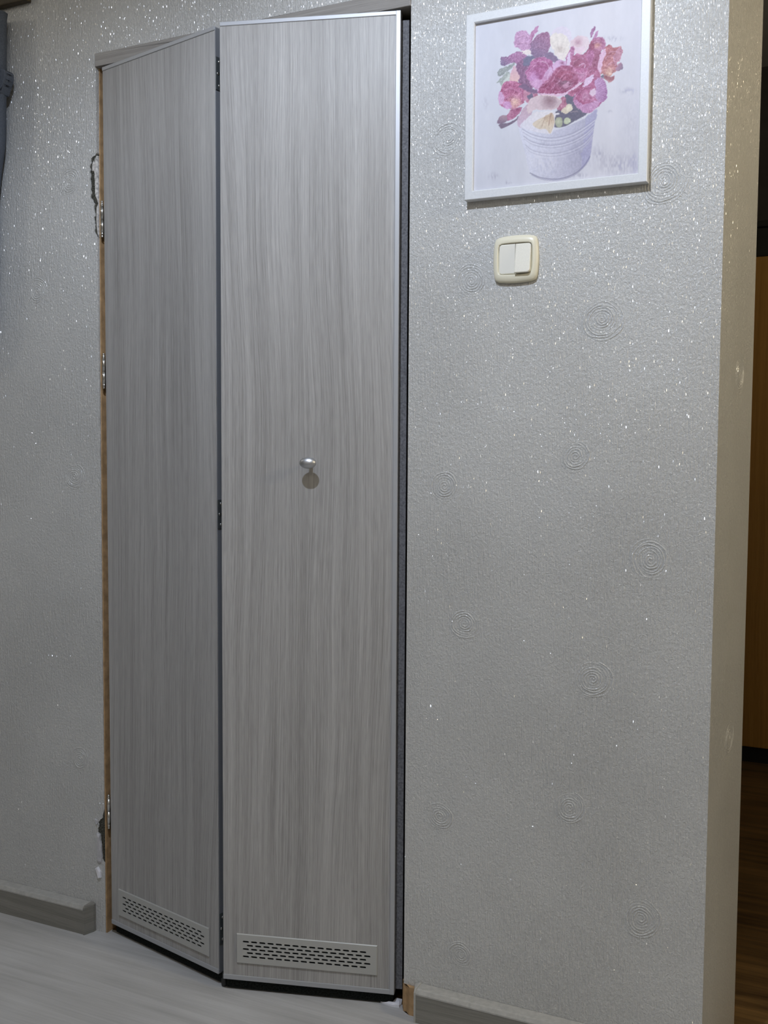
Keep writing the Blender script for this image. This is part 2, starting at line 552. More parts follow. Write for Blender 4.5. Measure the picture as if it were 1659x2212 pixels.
# frame of the opening
bm = bmesh.new()
add_loft(bm, [[(0.0002, y, z), (0.0030, y, z), (0.0030, 0.08, z), (0.0002, 0.08, z)] for y, z in ((0.0015, 0.0), (0.0025, 1.0), (0.0060, 1.6), (0.0105, OH))])
tag(finish(bm, 'trim_1', M['timber']), 'bare pine jamb on the hinge side of the folding door', kind='structure')
bm = bmesh.new()
add_box(bm, OW - 0.004, OW - 0.0002, 0.016, 0.08, 0.06, OH)
add_prism(bm, [(OW - 0.008, 0.06), (OW - 0.008, 0.0124), (OW + 0.0165, -0.0098), (OW + 0.029, -0.0098), (OW + 0.029, -0.0005), (OW - 0.0005, -0.0005), (OW - 0.0005, 0.06)], 0.0, 0.058, 'Z')
tag(finish(bm, 'trim_2', M['timber']), 'bare pine jamb and its stub foot beside the closing edge', kind='structure')
bm = bmesh.new()
add_prism(bm, [(0.0003, OH), (OW - 0.0003, OH), (OW - 0.0003, HT + 0.0035), (0.0003, HT - 0.0005)], -0.0035, 0.08)
tag(finish(bm, 'trim_3', M['lam_h'], None, 0.001), 'grey wood-grain header strip above the folding door', kind='structure')

# skirting boards
def skirting(name, x0, x1, label, cap_at):
    e = empty(name, ((x0 + x1) / 2, 0, 0))
    tag(e, label, kind='structure')
    mx = (x0 + x1) / 2
    T, H = 0.030, 0.068
    prof = [(-0.0005, 0.0), (-T, 0.0), (-T, H - 0.007), (-T + 0.003, H - 0.001), (-T + 0.007, H), (-0.0005, H)]
    lo, hi = (x0 + 0.0125, x1) if cap_at == 'lo' else (x0, x1 - 0.0125)
    bm = bmesh.new()
    add_prism(bm, prof, lo - mx, hi - mx, 'X')
    finish(bm, 'board', M['skirt'], e)
    bm = bmesh.new()
    add_prism(bm, [(-0.0006, H), (-T + 0.007, H + .0002), (-T + 0.003, H - .0008), (-T - .0006, H - 0.007), (-T - .0006, H - .010), (-T + 0.004, H - 0.003), (-T + 0.009, H - 0.0015), (-0.0006, H - 0.0015)], lo - mx, hi - mx, 'X')
    finish(bm, 'top_bead', M['skirt_cap'], e)
    c0, c1 = (x0, lo) if cap_at == 'lo' else (hi, x1)
    bm = bmesh.new()
    s = 1 if cap_at == 'hi' else -1
    a, b = (c0 - mx, c1 - mx) if s > 0 else (c1 - mx, c0 - mx)
    T2, H2 = T + 0.0015, H + 0.0012
    add_loft(bm, [[(a, -0.0006, 0), (a, -T2, 0), (a, -T2, H2 - .007), (a, -T2 + .005, H2), (a, -.0006, H2)],
                  [(a + s * .004, -0.0006, 0), (a + s * .004, -T2, 0), (a + s * .004, -T2, H2 - .007), (a + s * .004, -T2 + .005, H2), (a + s * .004, -.0006, H2)],
                  [(b, -0.0006, 0), (b, -0.008, 0), (b, -0.008, H2 - .008), (b, -.006, H2 - .003), (b, -.0006, H2 - .003)]])
    finish(bm, 'end_cap', M['skirt_cap'] if cap_at == 'lo' else M['skirt'], e)
    return e


skirting('baseboard_left', -1.9, at(200, 1985, 1, -0.012)[0], 'grey oak-look skirting board ending short of the hinge side', 'hi')
skirting('baseboard_right', 0.7995, XW - 0.004, 'grey oak-look skirting board under the light switch wall', 'lo')

# ------------------------------------------------------------------ the folding door
A0, A1 = np.array([0.0185, 0.001]), np.array([0.3775, -0.0840])
B0, B1 = np.array([0.3970, -0.0948]), np.array([0.7490, 0.0032])
dA, dB = (A1 - A0) / np.linalg.norm(A1 - A0), (B1 - B0) / np.linalg.norm(B1 - B0)
LA, LB = float(np.linalg.norm(A1 - A0)), float(np.linalg.norm(B1 - B0))
ZB, ZT = 0.0275, 1.9965
TH = 0.022


def on_leaf(p0, d, px, py, off=0.0):
    """photo pixel -> (u, z) on the front of a leaf, or on a plane off in front of it"""
    nrm = np.array([d[1], -d[0]])
    q = p0 + nrm * off
    pn = np.array([-d[1], d[0], 0])
    v = ray(px, py)
    s = pn @ (np.array([q[0], q[1], 0]) - CAM) / (pn @ v)
    P = CAM + s * v
    return float((P[:2] - q) @ d), float(P[2])


def stadium(cx, cz, hw, hh, n=4):
    pts = []
    for k in range(n + 1):
        t = -math.pi / 2 + math.pi * k / n
        pts.append((cx + hw - hh + hh * math.cos(t), cz + hh * math.sin(t)))
    for k in range(n + 1):
        t = math.pi / 2 + math.pi * k / n
        pts.append((cx - hw + hh + hh * math.cos(t), cz + hh * math.sin(t)))
    return pts


def grille(leaf, u0, u1, z0, z1, su0, su1, sz_top, sz_bot):
    """louvre plate: five staggered rows of fifteen real slots"""
    bm = bmesh.new()
    yf, yb2 = -0.0032, -0.0008
    pitch = (su1 - su0) / 15.5
    rows = 5
    rp = (sz_top - sz_bot) / rows
    hw, hh = pitch * 0.385, rp * 0.27

    def quad(a, b, c, d):
        bm.faces.new([bm.verts.new((p[0], yf, p[1])) for p in (a, b, c, d)])
    quad((u0, z0), (u1, z0), (u1, sz_bot), (u0, sz_bot))
    quad((u0, sz_top), (u1, sz_top), (u1, z1), (u0, z1))
    for r in range(rows):
        zt = sz_top - r * rp
        zb = zt - rp
        st = su0 + (pitch * 0.5 if r % 2 else 0.0)
        quad((u0, zb), (st, zb), (st, zt), (u0, zt))
        quad((st + 15 * pitch, zb), (u1, zb), (u1, zt), (st + 15 * pitch, zt))
        for k in range(15):
            a, b = st + k * pitch, st + (k + 1) * pitch
            outer = [(a, zb), (b, zb), (b, zt), (a, zt)]
            hole = stadium((a + b) / 2, (zb + zt) / 2, hw, hh)
            vs = [bm.verts.new((p[0], yf, p[1])) for p in outer + hole]
            for t in tessellate_polygon([[Vector((p[0], p[1], 0)) for p in outer], [Vector((p[0], p[1], 0)) for p in reversed(hole)]]):
                # indices of the reversed hole map back
                idx = [i if i < 4 else 4 + (len(hole) - 1 - (i - 4)) for i in t]
                bm.faces.new([vs[i] for i in idx])
            bk = [bm.verts.new((p[0], yb2, p[1])) for p in hole]
            for i in range(len(hole)):
                j = (i + 1) % len(hole)
                bm.faces.new((vs[4 + i], vs[4 + j], bk[j], bk[i]))
    e = 0.0012
    o1 = [(u0, yf, z0), (u1, yf, z0), (u1, yf, z1), (u0, yf, z1)]
    o2 = [(u0 - e, yf + e, z0 - e), (u1 + e, yf + e, z0 - e), (u1 + e, yf + e, z1 + e), (u0 - e, yf + e, z1 + e)]
    o3 = [(p[0], 0.0002, p[2]) for p in o2]
    add_loft(bm, [o1, o2, o3], False, False)
    bmesh.ops.remove_doubles(bm, verts=bm.verts, dist=1e-6)
    g = finish(bm, 'vent_grille', M['grille'], leaf)
    g['label'] = 'slotted grey vent grille'
    c = box('vent_slot_shade', (su0 - .002, su1 + .002, -0.0007, 0.0005, sz_bot - .001, sz_top + .001), M['black'], leaf)  # black plate on the leaf, shade inside the slots put into its colour
    return g


def leaf(p0, d, L, mat, door, trims):
    """leaf as a panel with its aluminium profiles; local x along the leaf, -y towards the viewer"""
    bm = bmesh.new()
    add_box(bm, 0.0, L, 0.0, TH, ZB, ZT)
    o = finish(bm, 'door_leaf', mat, door)
    o.location = (p0[0], p0[1], 0)
    o.rotation_euler = (0, 0, math.atan2(d[1], d[0]))
    pr = 0.0016
    for t in trims:
        if t == 'top':
            b = (-.0004, L + .0004, -pr, TH + .0006, ZT - 0.0078, ZT + .0006)
        elif t == 'bottom':
            b = (-.0004, L + .0004, -pr, TH + .0006, ZB - .0006, ZB + 0.0100)
        elif t == 'right':
            b = (L - 0.0092, L + .0006, -pr - .0003, 0.012, ZB - .0008, ZT + .0008)
        box('edge_profile', b, M['alu'], o, 0.0011)
    return o


door = empty('door_1', (0, 0, 0))
tag(door, 'bifold door in grey ash laminate standing slightly folded out of its opening', kind='structure')
leafA = leaf(A0, dA, LA, M['lam_l'], door, ['top', 'bottom'])
leafB = leaf(B0, dB, LB, M['lam_r'], door, ['top', 'bottom', 'right'])

grille(leafB, 0.0310, 0.3290, 0.0665, 0.1275, 0.0410, 0.3185, 0.1165, 0.0765)
grille(leafA, 0.0300, 0.3390, 0.0575, 0.1180, 0.0420, 0.3290, 0.1075, 0.0680)

# end stile of the hinged leaf, shade of the fold put into its colour
box('edge_stile', (LA - 0.0002, LA + 0.0012, 0.0012, TH, ZB + .002, ZT - .002), M['alu_shaded'], leafA)
# brush seal on the closing edge
u0, _ = on_leaf(B0, dB, 863, 900, -0.016)
u1, _ = on_leaf(B0, dB, 878.5, 900, -0.016)
bm = bmesh.new()
add_box(bm, LB - 0.004, LB + (u1 - LB) - 0.0005, 0.0165, 0.0205, ZB + 0.003, 1.985)
o = finish(bm, 'brush_seal', M['seal'], leafB, 0.0008)
o['label'] = 'dark grey brush seal along the closing edge'

# black strips added under both leaves to deepen the shade in the gap
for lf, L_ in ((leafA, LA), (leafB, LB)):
    o = box('under_door_shade', (0.004, L_ - 0.003, 0.0095, 0.0145, 0.0045, ZB + 0.001), M['shade_low'], lf)
    o['label'] = 'black strip added as shade under the leaf'

# knob
ku, kz = on_leaf(B0, dB, 665, 1000, 0.030)
bm = bmesh.new()
prof = [(0.0078, 0.0), (0.0080, 0.0016), (0.0062, 0.0030), (0.0046, 0.0060), (0.0040, 0.0120), (0.0044, 0.0180), (0.0062, 0.0222)]
add_lathe(bm, prof, (ku, 0.0, kz), 'Y', 1, 1, 28)
st = finish(bm, 'knob_stem', M['knob'], leafB, 0, 2, True)
bm = bmesh.new()
head = [(0.0174 * math.sin(math.pi * k / 18), 0.030 - 0.0098 * math.cos(math.pi * k / 18)) for k in range(1, 18)]
add_lathe(bm, head, (ku, 0.0, kz), 'Y', 1.0, 0.665, 36)
o = finish(bm, 'knob', M['knob'], leafB, 0, 2, True)
o['label'] = 'oval brushed nickel knob'


def leaf_point(p0, d, u, y):
    nrm = np.array([-d[1], d[0]])
    return p0 + d * u + nrm * y


# butt hinges on the jamb: barrel with finials, and the plate let into the leaf edge
for ya, yb_ in ((433, 513), (763, 840), (1714, 1788)):
    zt, zb = at(221, ya, 1, 0.0)[2], at(221, yb_, 1, 0.0)[2]
    H = zt - zb
    bm = bmesh.new()
    R = 0.0036
    prof = [(0.0006, 0), (0.0026, 0.0010), (0.0030, 0.0028), (0.0018, 0.0046), (0.0024, 0.0056), (0.0034, 0.0078), (0.0032, 0.0100), (0.0016, 0.0112), (R, 0.0116)]
    k0 = [(r, z) for r, z in prof]
    seg = (H - 0.0232) / 2
    k1 = [(R, 0.0116 + seg - .0006), (R - .0014, 0.0116 + seg - .0004), (R - .0014, 0.0116 + seg + .0004), (R, 0.0116 + seg + .0006)]
    k2 = [(r, H - z) for r, z in reversed(prof)]
    add_lathe(bm, k0 + k1 + k2, (-0.0058, -0.0012, zb), 'Z', 1, 1, 14)
    h = finish(bm, 'hinge', M['steel'], leafA, 0, 2, True)
    h['label'] = 'small nickel butt hinge barrel'
    box('hinge_plate', (-0.0020, 0.0, 0.0015, TH - .002, zb + .010, zt - .010), M['steel'], leafA)

# hinges in the fold, let into the end of the hinged leaf
for ya, yb_ in ((118, 190), (1080, 1143), (1977, 2043)):
    zt, zb = at(475, ya, 1, -0.088)[2], at(475, yb_, 1, -0.088)[2]
    bm = bmesh.new()
    add_box(bm, LA + 0.0011, LA + 0.0030, 0.0004, 0.0175, zb, zt)
    hp = finish(bm, 'fold_hinge', M['zinc'], leafA, 0.0004)
    hp['label'] = 'dark zinc hinge plate in the fold'
    for f, yy in ((0.14, 0.0095), (0.5, 0.0060), (0.86, 0.0095)):
        bm = bmesh.new()
        loops = []
        for rr, xx in ((0.0034, LA + .0029), (0.0030, LA + .0040), (0.0015, LA + .0044)):
            loops.append([(xx, yy + rr * math.cos(2 * math.pi * k / 10), zb + (zt - zb) * f + rr * math.sin(2 * math.pi * k / 10)) for k in range(10)])
        add_loft(bm, loops)
        finish(bm, 'screw', M['steel'], leafA, 0, 2, True)
    # barrel and second wing reaching to the other leaf
    bm = bmesh.new()
    add_lathe(bm, [(0.0042, zb + .001), (0.0042, zb + (zt - zb) * .33), (0.0036, zb + (zt - zb) * .335), (0.0042, zb + (zt - zb) * .34),
                   (0.0042, zb + (zt - zb) * .66), (0.0036, zb + (zt - zb) * .665), (0.0042, zb + (zt - zb) * .67), (0.0042, zt - .001)],
              (LA + 0.0076, 0.0185, 0), 'Z', 1, 1, 12)
    finish(bm, 'hinge_barrel', M['zinc'], leafA, 0, 2, True)

# black floor guide pin under the fold
gp = (A1 + B0) / 2
bm = bmesh.new()
add_lathe(bm, [(0.0055, 0.001), (0.0065, 0.004), (0.0065, 0.015), (0.0048, 0.018), (0.0048, 0.030)], (gp[0], gp[1] + 0.012, 0), 'Z', 1, 1, 16)
o = finish(bm, 'guide_pin', M['ebony'], door, 0, 2, True)

# a white scrap of plaster lying under the closing edge
sc = [at(822, 2164.5, 2, 0.001), at(846, 2173.5, 2, 0.001), at(862, 2176, 2, 0.001), at(867, 2170, 2, 0.001), at(868.5, 2161, 2, 0.001), at(856, 2160, 2, 0.001), at(850, 2165, 2, 0.001)]
cen = sum(sc) / len(sc)
bm = bmesh.new()
lp0 = [(p[0] - cen[0], p[1] - cen[1], 0.0) for p in sc]
lp1 = [(p[0] - cen[0], p[1] - cen[1], 0.0022 + 0.0018 * (i % 3)) for i, p in enumerate(sc)]
lp2 = [((p[0] - cen[0]) * .7, (p[1] - cen[1]) * .7, 0.0060 + 0.0012 * (i % 2)) for i, p in enumerate(sc)]
add_loft(bm, [lp0, lp1, lp2])
o = finish(bm, 'plaster_scrap', M['scrap'])
o.location = (cen[0], cen[1], 0.0)
tag(o, 'small white scrap of plaster on the floor under the closing edge of the door', 'scrap')

# ------------------------------------------------------------------ framed flower print
PX0, PX1, PZ0, PZ1 = 0.8925, 1.2315, 1.6168, 1.9558
RW, DEP = 0.0165, 0.018
pcx = (PX0 + PX1) / 2
pic = empty('framed_print', (pcx, 0, PZ0))
tag(pic, 'square white framed print of pink freesias in a zinc bucket hung above the light switch', 'picture')
hw, hh = (PX1 - PX0) / 2, PZ1 - PZ0


def rail(a0, a1, i0, i1, nm):
    """mitred moulding side from corner a0 to a1 (outer) with inner corners i0, i1; local XZ"""
    def sec(o, i):
        f = lambda t: (o[0] + (i[0] - o[0]) * t, o[1] + (i[1] - o[1]) * t)
        pr = [(0.0, -0.0006), (0.0, -DEP + .0012), (0.07, -DEP), (0.90, -DEP), (1.0, -DEP + .0015), (1.0, -DEP + 0.0075), (1.0, -0.0006)]
        return [(f(t)[0], y, f(t)[1]) for t, y in pr]
    bm = bmesh.new()
    add_loft(bm, [sec(a0, i0), sec(a1, i1)])
    return finish(bm, nm, M['frame'], pic)


oc = [(-hw, 0), (hw, 0), (hw, hh), (-hw, hh)]
ic = [(-hw + RW, RW), (hw - RW, RW), (hw - RW, hh - RW), (-hw + RW, hh - RW)]
for k in range(4):
    rail(oc[k], oc[(k + 1) % 4], ic[k], ic[(k + 1) % 4], 'frame_rail')
box('back_board', (-hw + RW * .6, hw - RW * .6, -0.0095, -0.0008, RW * .6, hh - RW * .6), M['backing'], pic)

# --- the print, painted into vertex colours of a fine flat grid
N = 330
xs = np.linspace(-hw + RW - .0005, hw - RW + .0005, N)
zs = np.linspace(RW - .0005, hh - RW + .0005, N)
GX, GZ = np.meshgrid(xs, zs)
PY = -0.0103
W3 = np.stack([GX + pcx, np.full_like(GX, PY), GZ + PZ0], -1) - CAM
CC = W3 @ RM.T
# painting coordinates: the zoomed view of the photograph that the shapes were read from
PU = ((CX + F * CC[..., 0] / CC[..., 2]) - 980.0) * 3.318
PV = (CY + F * CC[..., 1] / CC[..., 2]) * 3.318
rng = np.random.default_rng(5)


def vnoise(sx, sy, seed, ang=0.0):
    r = np.random.default_rng(seed)
    g = r.random((260, 260))
    ca, sa = math.cos(ang), math.sin(ang)
    x = (PU * ca + PV * sa) / sx + 40
    y = (-PU * sa + PV * ca) / sy + 60
    x0, y0 = np.floor(x).astype(int), np.floor(y).astype(int)
    fx, fy = x - x0, y - y0
    fx, fy = fx * fx * (3 - 2 * fx), fy * fy * (3 - 2 * fy)
    g_ = lambda i, j: g[(y0 + j) % 260, (x0 + i) % 260]
    return (g_(0, 0) * (1 - fx) + g_(1, 0) * fx) * (1 - fy) + (g_(0, 1) * (1 - fx) + g_(1, 1) * fx) * fy


IMG = np.zeros((N, N, 3))
bgc = np.array([197, 206, 223.0])
IMG[:] = bgc
tt = np.clip((PU - 150) / 1200, 0, 1)[..., None]
IMG = IMG * (1 - tt) + np.array([207, 207, 216.0]) * tt
IMG += ((vnoise(60, 220, 1) - .5) * 7 + (vnoise(14, 40, 2) - .5) * 3)[..., None]


def smooth_poly(pts, k=5):
    P = np.array(pts, float)
    n = len(P)
    out = []
    for i in range(n):
        p0, p1, p2, p3 = P[i - 1], P[i], P[(i + 1) % n], P[(i + 2) % n]
        for t in np.linspace(0, 1, k, endpoint=False):
            out.append(0.5 * ((2 * p1) + (-p0 + p2) * t + (2 * p0 - 5 * p1 + 4 * p2 - p3) * t * t + (-p0 + 3 * p1 - 3 * p2 + p3) * t ** 3))
    return np.array(out)


def sdist(poly, sel):
    x, y = PU[sel], PV[sel]
    d2 = np.full(x.shape, 1e9)
    ins = np.zeros(x.shape, bool)
    n = len(poly)
    for i in range(n):
        a, b = poly[i], poly[(i + 1) % n]
        e = b - a
        L = e @ e + 1e-9
        t = np.clip(((x - a[0]) * e[0] + (y - a[1]) * e[1]) / L, 0, 1)
        d2 = np.minimum(d2, (x - a[0] - t * e[0]) ** 2 + (y - a[1] - t * e[1]) ** 2)
        c = (a[1] > y) != (b[1] > y)
        ins ^= c & (x < (b[0] - a[0]) * (y - a[1]) / (b[1] - a[1] + 1e-12) + a[0])
    d = np.sqrt(d2)
    return np.where(ins, d, -d)


def put(pts, col, soft=2.5, rim=None, rimw=7, core=None, corec=None, corer=40, streak=None, speck=0, alpha=1.0, shade=None, sm=5):
    """one painted petal: fill, optional lighter rim, tinted core, radial streaks, speckle"""
    global IMG
    poly = smooth_poly(pts, sm) if sm else np.array(pts, float)
    lo, hi = poly.min(0) - 12, poly.max(0) + 12
    sel = (PU > lo[0]) & (PU < hi[0]) & (PV > lo[1]) & (PV < hi[1])
    if not sel.any(): return
    sd = sdist(poly, sel)
    al = np.clip(sd / soft + 0.5, 0, 1) * alpha
    x, y = PU[sel], PV[sel]
    c = np.tile(np.array(col, float), (x.size, 1))
    if shade is not None:
        (ax, ay), (bx, by), c2 = shade
        t = np.clip(((x - ax) * (bx - ax) + (y - ay) * (by - ay)) / ((bx - ax) ** 2 + (by - ay) ** 2), 0, 1)[:, None]
        c = c * (1 - t) + np.array(c2, float) * t
    if core is not None:
        r = np.hypot(x - core[0], y - core[1])
        t = np.exp(-(r / corer) ** 2)[:, None]
        c = c * (1 - t) + np.array(corec, float) * t
    if streak is not None:
        (sx, sy), n, amp = streak
        th = np.arctan2(y - sy, x - sx)
        c += (np.sin(th * n) * amp)[:, None]
    if rim is not None:
        t = np.clip(1 - sd / rimw, 0, 1)[:, None] * 0.8
        c = c * (1 - t) + np.array(rim, float) * t
    tex = (vnoise(9, 9, 11)[sel] - .5) * 16 + (vnoise(4, 4, 12)[sel] - .5) * 8
    c += tex[:, None]
    if speck:
        c += ((vnoise(5, 5, 13)[sel] > .62) * speck)[:, None] - ((vnoise(5, 5, 14)[sel] > .68) * speck * .6)[:, None]
    IMG[sel] = IMG[sel] * (1 - al[:, None]) + c * al[:, None]


def stroke(pts, col, wd=3, alpha=0.8):
    P = smooth_open(pts)
    lo, hi = P.min(0) - 10, P.max(0) + 10
    sel = (PU > lo[0]) & (PU < hi[0]) & (PV > lo[1]) & (PV < hi[1])
    if not sel.any(): return
    x, y = PU[sel], PV[sel]
    d2 = np.full(x.shape, 1e9)
    for a, b in zip(P[:-1], P[1:]):
        e = b - a
        t = np.clip(((x - a[0]) * e[0] + (y - a[1]) * e[1]) / (e @ e + 1e-9), 0, 1)
        d2 = np.minimum(d2, (x - a[0] - t * e[0]) ** 2 + (y - a[1] - t * e[1]) ** 2)
    al = (np.clip((wd - np.sqrt(d2)) / 2.5 + .5, 0, 1) * alpha)[:, None]
    IMG[sel] = IMG[sel] * (1 - al) + np.array(col, float) * al


def smooth_open(pts, k=6):
    P = np.array(pts, float)
    P = np.vstack([2 * P[0] - P[1], P, 2 * P[-1] - P[-2]])
    out = []
    for i in range(1, len(P) - 2):
        p0, p1, p2, p3 = P[i - 1], P[i], P[i + 1], P[i + 2]
        for t in np.linspace(0, 1, k, endpoint=False):
            out.append(0.5 * ((2 * p1) + (-p0 + p2) * t + (2 * p0 - 5 * p1 + 4 * p2 - p3) * t * t + (-p0 + 3 * p1 - 3 * p2 + p3) * t ** 3))
    out.append(P[-2])
    return np.array(out)


def smudge(cx, cy, rx, ry, col, a, seed):
    global IMG
    r = ((PU - cx) / rx) ** 2 + ((PV - cy) / ry) ** 2
    al = (np.exp(-r) * a * np.clip(vnoise(9, 22, seed) * 1.8 - .35, 0, 1))[..., None]
    IMG = IMG * (1 - al) + np.array(col, float) * al


for q in ((1140, 275, 60, 18, .5), (1250, 652, 45, 20, .55), (1120, 802, 18, 9, .4), (285, 1262, 30, 20, .7), (378, 1303, 6, 14, .8), (400, 1312, 16, 8, .4),
          (1180, 1180, 130, 70, .45), (1040, 1110, 40, 60, .55), (1290, 1170, 30, 70, .4), (900, 1255, 60, 18, .5), (1270, 900, 60, 200, .12), (230, 740, 20, 40, .25)):
    smudge(q[0], q[1], q[2], q[3], (140, 138, 168), q[4], int(q[0]))
# bucket
put([(463, 905), (520, 925), (600, 935), (720, 935), (830, 898), (940, 845), (1026, 785), (1012, 880), (995, 1000), (977, 1132), (940, 1190), (880, 1245), (800, 1280), (720, 1292), (620, 1280), (548, 1243), (510, 1090)],
    (200, 206, 230), 5, shade=((560, 1050), (985, 1090), (158, 157, 190)), sm=3)
smudge(640, 1170, 120, 100, (222, 224, 234), .5, 31)
smudge(900, 1100, 80, 90, (146, 146, 182), .7, 32)
smudge(650, 1030, 60, 25, (160, 162, 190), .6, 33)
for dy, a in ((0, .55), (22, .35), (52, .55), (70, .3), (112, .4), (132, .25)):
    stroke([(492 + dy * .2, 925 + dy), (560, 962 + dy), (650, 985 + dy), (740, 985 + dy), (850, 955 + dy), (940, 905 + dy), (1012 - dy * .12, 852 + dy * .9)], (138, 138, 172), 3.2, a)
    stroke([(492 + dy * .2, 937 + dy), (560, 974 + dy), (650, 997 + dy), (740, 997 + dy), (850, 967 + dy), (940, 917 + dy), (1012 - dy * .12, 864 + dy * .9)], (222, 226, 240), 3.2, a * .8)
stroke([(548, 1240), (620, 1272), (720, 1284), (800, 1272), (880, 1236), (940, 1180), (976, 1122)], (120, 120, 155), 4, .7)
stroke([(560, 1254), (630, 1284), (720, 1294), (800, 1282), (880, 1246), (950, 1180)], (140, 140, 172), 3, .6)
# dark inside of the bucket, stems and buds
put([(715, 905), (790, 908), (860, 872), (945, 822), (965, 790), (900, 730), (860, 680), (800, 680), (770, 760), (725, 810)], (86, 82, 104), 5)
put([(735, 905), (725, 870), (740, 840), (770, 838), (782, 870), (775, 905), (755, 915)], (158, 168, 128), 3, rim=(120, 128, 105), core=(750, 870), corec=(188, 196, 150), corer=18)
put([(788, 875), (795, 850), (815, 842), (835, 855), (834, 878), (815, 890), (795, 888)], (186, 202, 150), 3, rim=(135, 150, 115), rimw=5)
put([(770, 800), (785, 775), (815, 745), (840, 750), (852, 775), (840, 798), (800, 812)], (205, 192, 168), 3, core=(825, 772), corec=(222, 216, 188), corer=20)
stroke([(840, 805), (870, 797), (890, 808)], (150, 130, 140), 2.5, .7)
# cream flowers at the back
put([(700, 245), (735, 200), (775, 190), (815, 205), (850, 245), (835, 300), (760, 300)], (212, 200, 215), 8, alpha=.75)
put([(690, 300), (705, 250), (750, 240), (800, 255), (832, 300), (825, 365), (790, 425), (755, 415), (725, 385)], (220, 213, 203), 4, core=(765, 350), corec=(190, 176, 166), corer=26, streak=((770, 420), 22, 5))
put([(735, 375), (790, 385), (800, 372), (785, 425), (752, 415)], (222, 212, 206), 3)
put([(836, 300), (870, 268), (915, 255), (960, 275), (978, 305), (962, 345), (915, 388), (880, 380), (845, 355)], (219, 200, 206), 3, core=(890, 300), corec=(188, 145, 160), corer=34)
put([(852, 330), (900, 338), (945, 325), (925, 372), (890, 388), (858, 368)], (216, 190, 204), 3, rim=(226, 210, 216), rimw=5)
# upper left speckled blooms
put([(437, 250), (465, 224), (510, 224), (548, 252), (566, 300), (552, 345), (505, 368), (470, 352), (438, 330), (434, 290)], (186, 138, 180), 3, speck=26)
put([(548, 250), (575, 205), (596, 190), (607, 198), (600, 226), (575, 258), (560, 290), (545, 280)], (184, 122, 168), 2.5, speck=14)
put([(560, 300), (600, 250), (640, 232), (676, 235), (692, 268), (693, 330), (676, 380), (630, 412), (575, 405), (545, 370), (548, 330)], (146, 94, 132), 3, shade=((640, 260), (560, 390), (118, 92, 130)), speck=18, rim=(160, 104, 140), rimw=6)
put([(470, 372), (510, 362), (545, 358), (555, 385), (520, 392), (490, 386)], (224, 212, 208), 3)
put([(332, 452), (345, 415), (405, 398), (455, 368), (520, 392), (560, 420), (548, 462), (480, 468), (425, 450), (375, 468), (340, 470)], (158, 102, 148), 3, speck=22, shade=((420, 410), (350, 470), (112, 96, 132)))
put([(470, 440), (545, 405), (640, 415), (640, 480), (590, 560), (560, 640), (500, 645), (455, 560), (445, 480)], (128, 84, 122), 5, speck=20)
put([(498, 428), (540, 398), (590, 415), (600, 440), (560, 462), (510, 470)], (98, 96, 128), 8)
put([(560, 430), (585, 420), (597, 432), (575, 445)], (214, 180, 178), 3)
put([(655, 395), (700, 372), (740, 410), (770, 440), (720, 450), (672, 430)], (116, 92, 128), 7)
# grey-green sprigs
put([(312, 520), (345, 490), (395, 468), (430, 448), (432, 470), (395, 505), (350, 540), (322, 545)], (134, 148, 146), 3, speck=18)
put([(305, 596), (345, 555), (380, 520), (402, 520), (380, 565), (352, 600), (340, 622), (330, 590)], (150, 166, 158), 3, speck=22)
put([(345, 610), (385, 545), (405, 535), (385, 600), (355, 640)], (188, 202, 192), 3, speck=10)
put([(395, 590), (408, 520), (435, 472), (452, 510), (474, 552), (445, 605), (415, 615)], (214, 172, 186), 3, shade=((430, 500), (440, 600), (220, 178, 170)))
# lower left pink bloom
put([(318, 700), (340, 640), (352, 605), (400, 580), (455, 588), (505, 620), (522, 680), (498, 735), (445, 772), (390, 782), (340, 755)], (180, 96, 138), 3, speck=22, core=(440, 735), corec=(226, 180, 166), corer=42)
put([(318, 700), (330, 655), (352, 665), (362, 710), (350, 745), (330, 740)], (206, 158, 202), 4)
put([(360, 735), (395, 725), (420, 765), (385, 785), (355, 765)], (198, 140, 190), 4)
put([(500, 650), (530, 640), (600, 670), (580, 720), (530, 740), (505, 710)], (186, 120, 148), 4)
put([(470, 625), (510, 600), (560, 640), (600, 640), (605, 668), (540, 660)], (112, 82, 118), 6)
put([(525, 690), (560, 665), (570, 700), (545, 720)], (96, 88, 116), 5)
# buds and stems at the left
put([(382, 862), (388, 812), (420, 782), (485, 765), (480, 800), (440, 838), (400, 862)], (168, 92, 130), 3, core=(400, 805), corec=(200, 140, 170), corer=18)
put([(312, 872), (325, 840), (360, 824), (385, 836), (380, 868), (350, 884), (318, 886)], (158, 128, 142), 3, shade=((350, 830), (340, 880), (120, 98, 122)))
put([(322, 895), (350, 884), (395, 880), (445, 850), (464, 832), (470, 845), (430, 880), (370, 912), (340, 922), (330, 910)], (112, 96, 118), 2.5)
put([(455, 885), (470, 830), (500, 775), (535, 740), (562, 738), (560, 830), (535, 880), (500, 905), (475, 915)], (186, 156, 172), 4, shade=((540, 760), (470, 900), (196, 172, 194)))
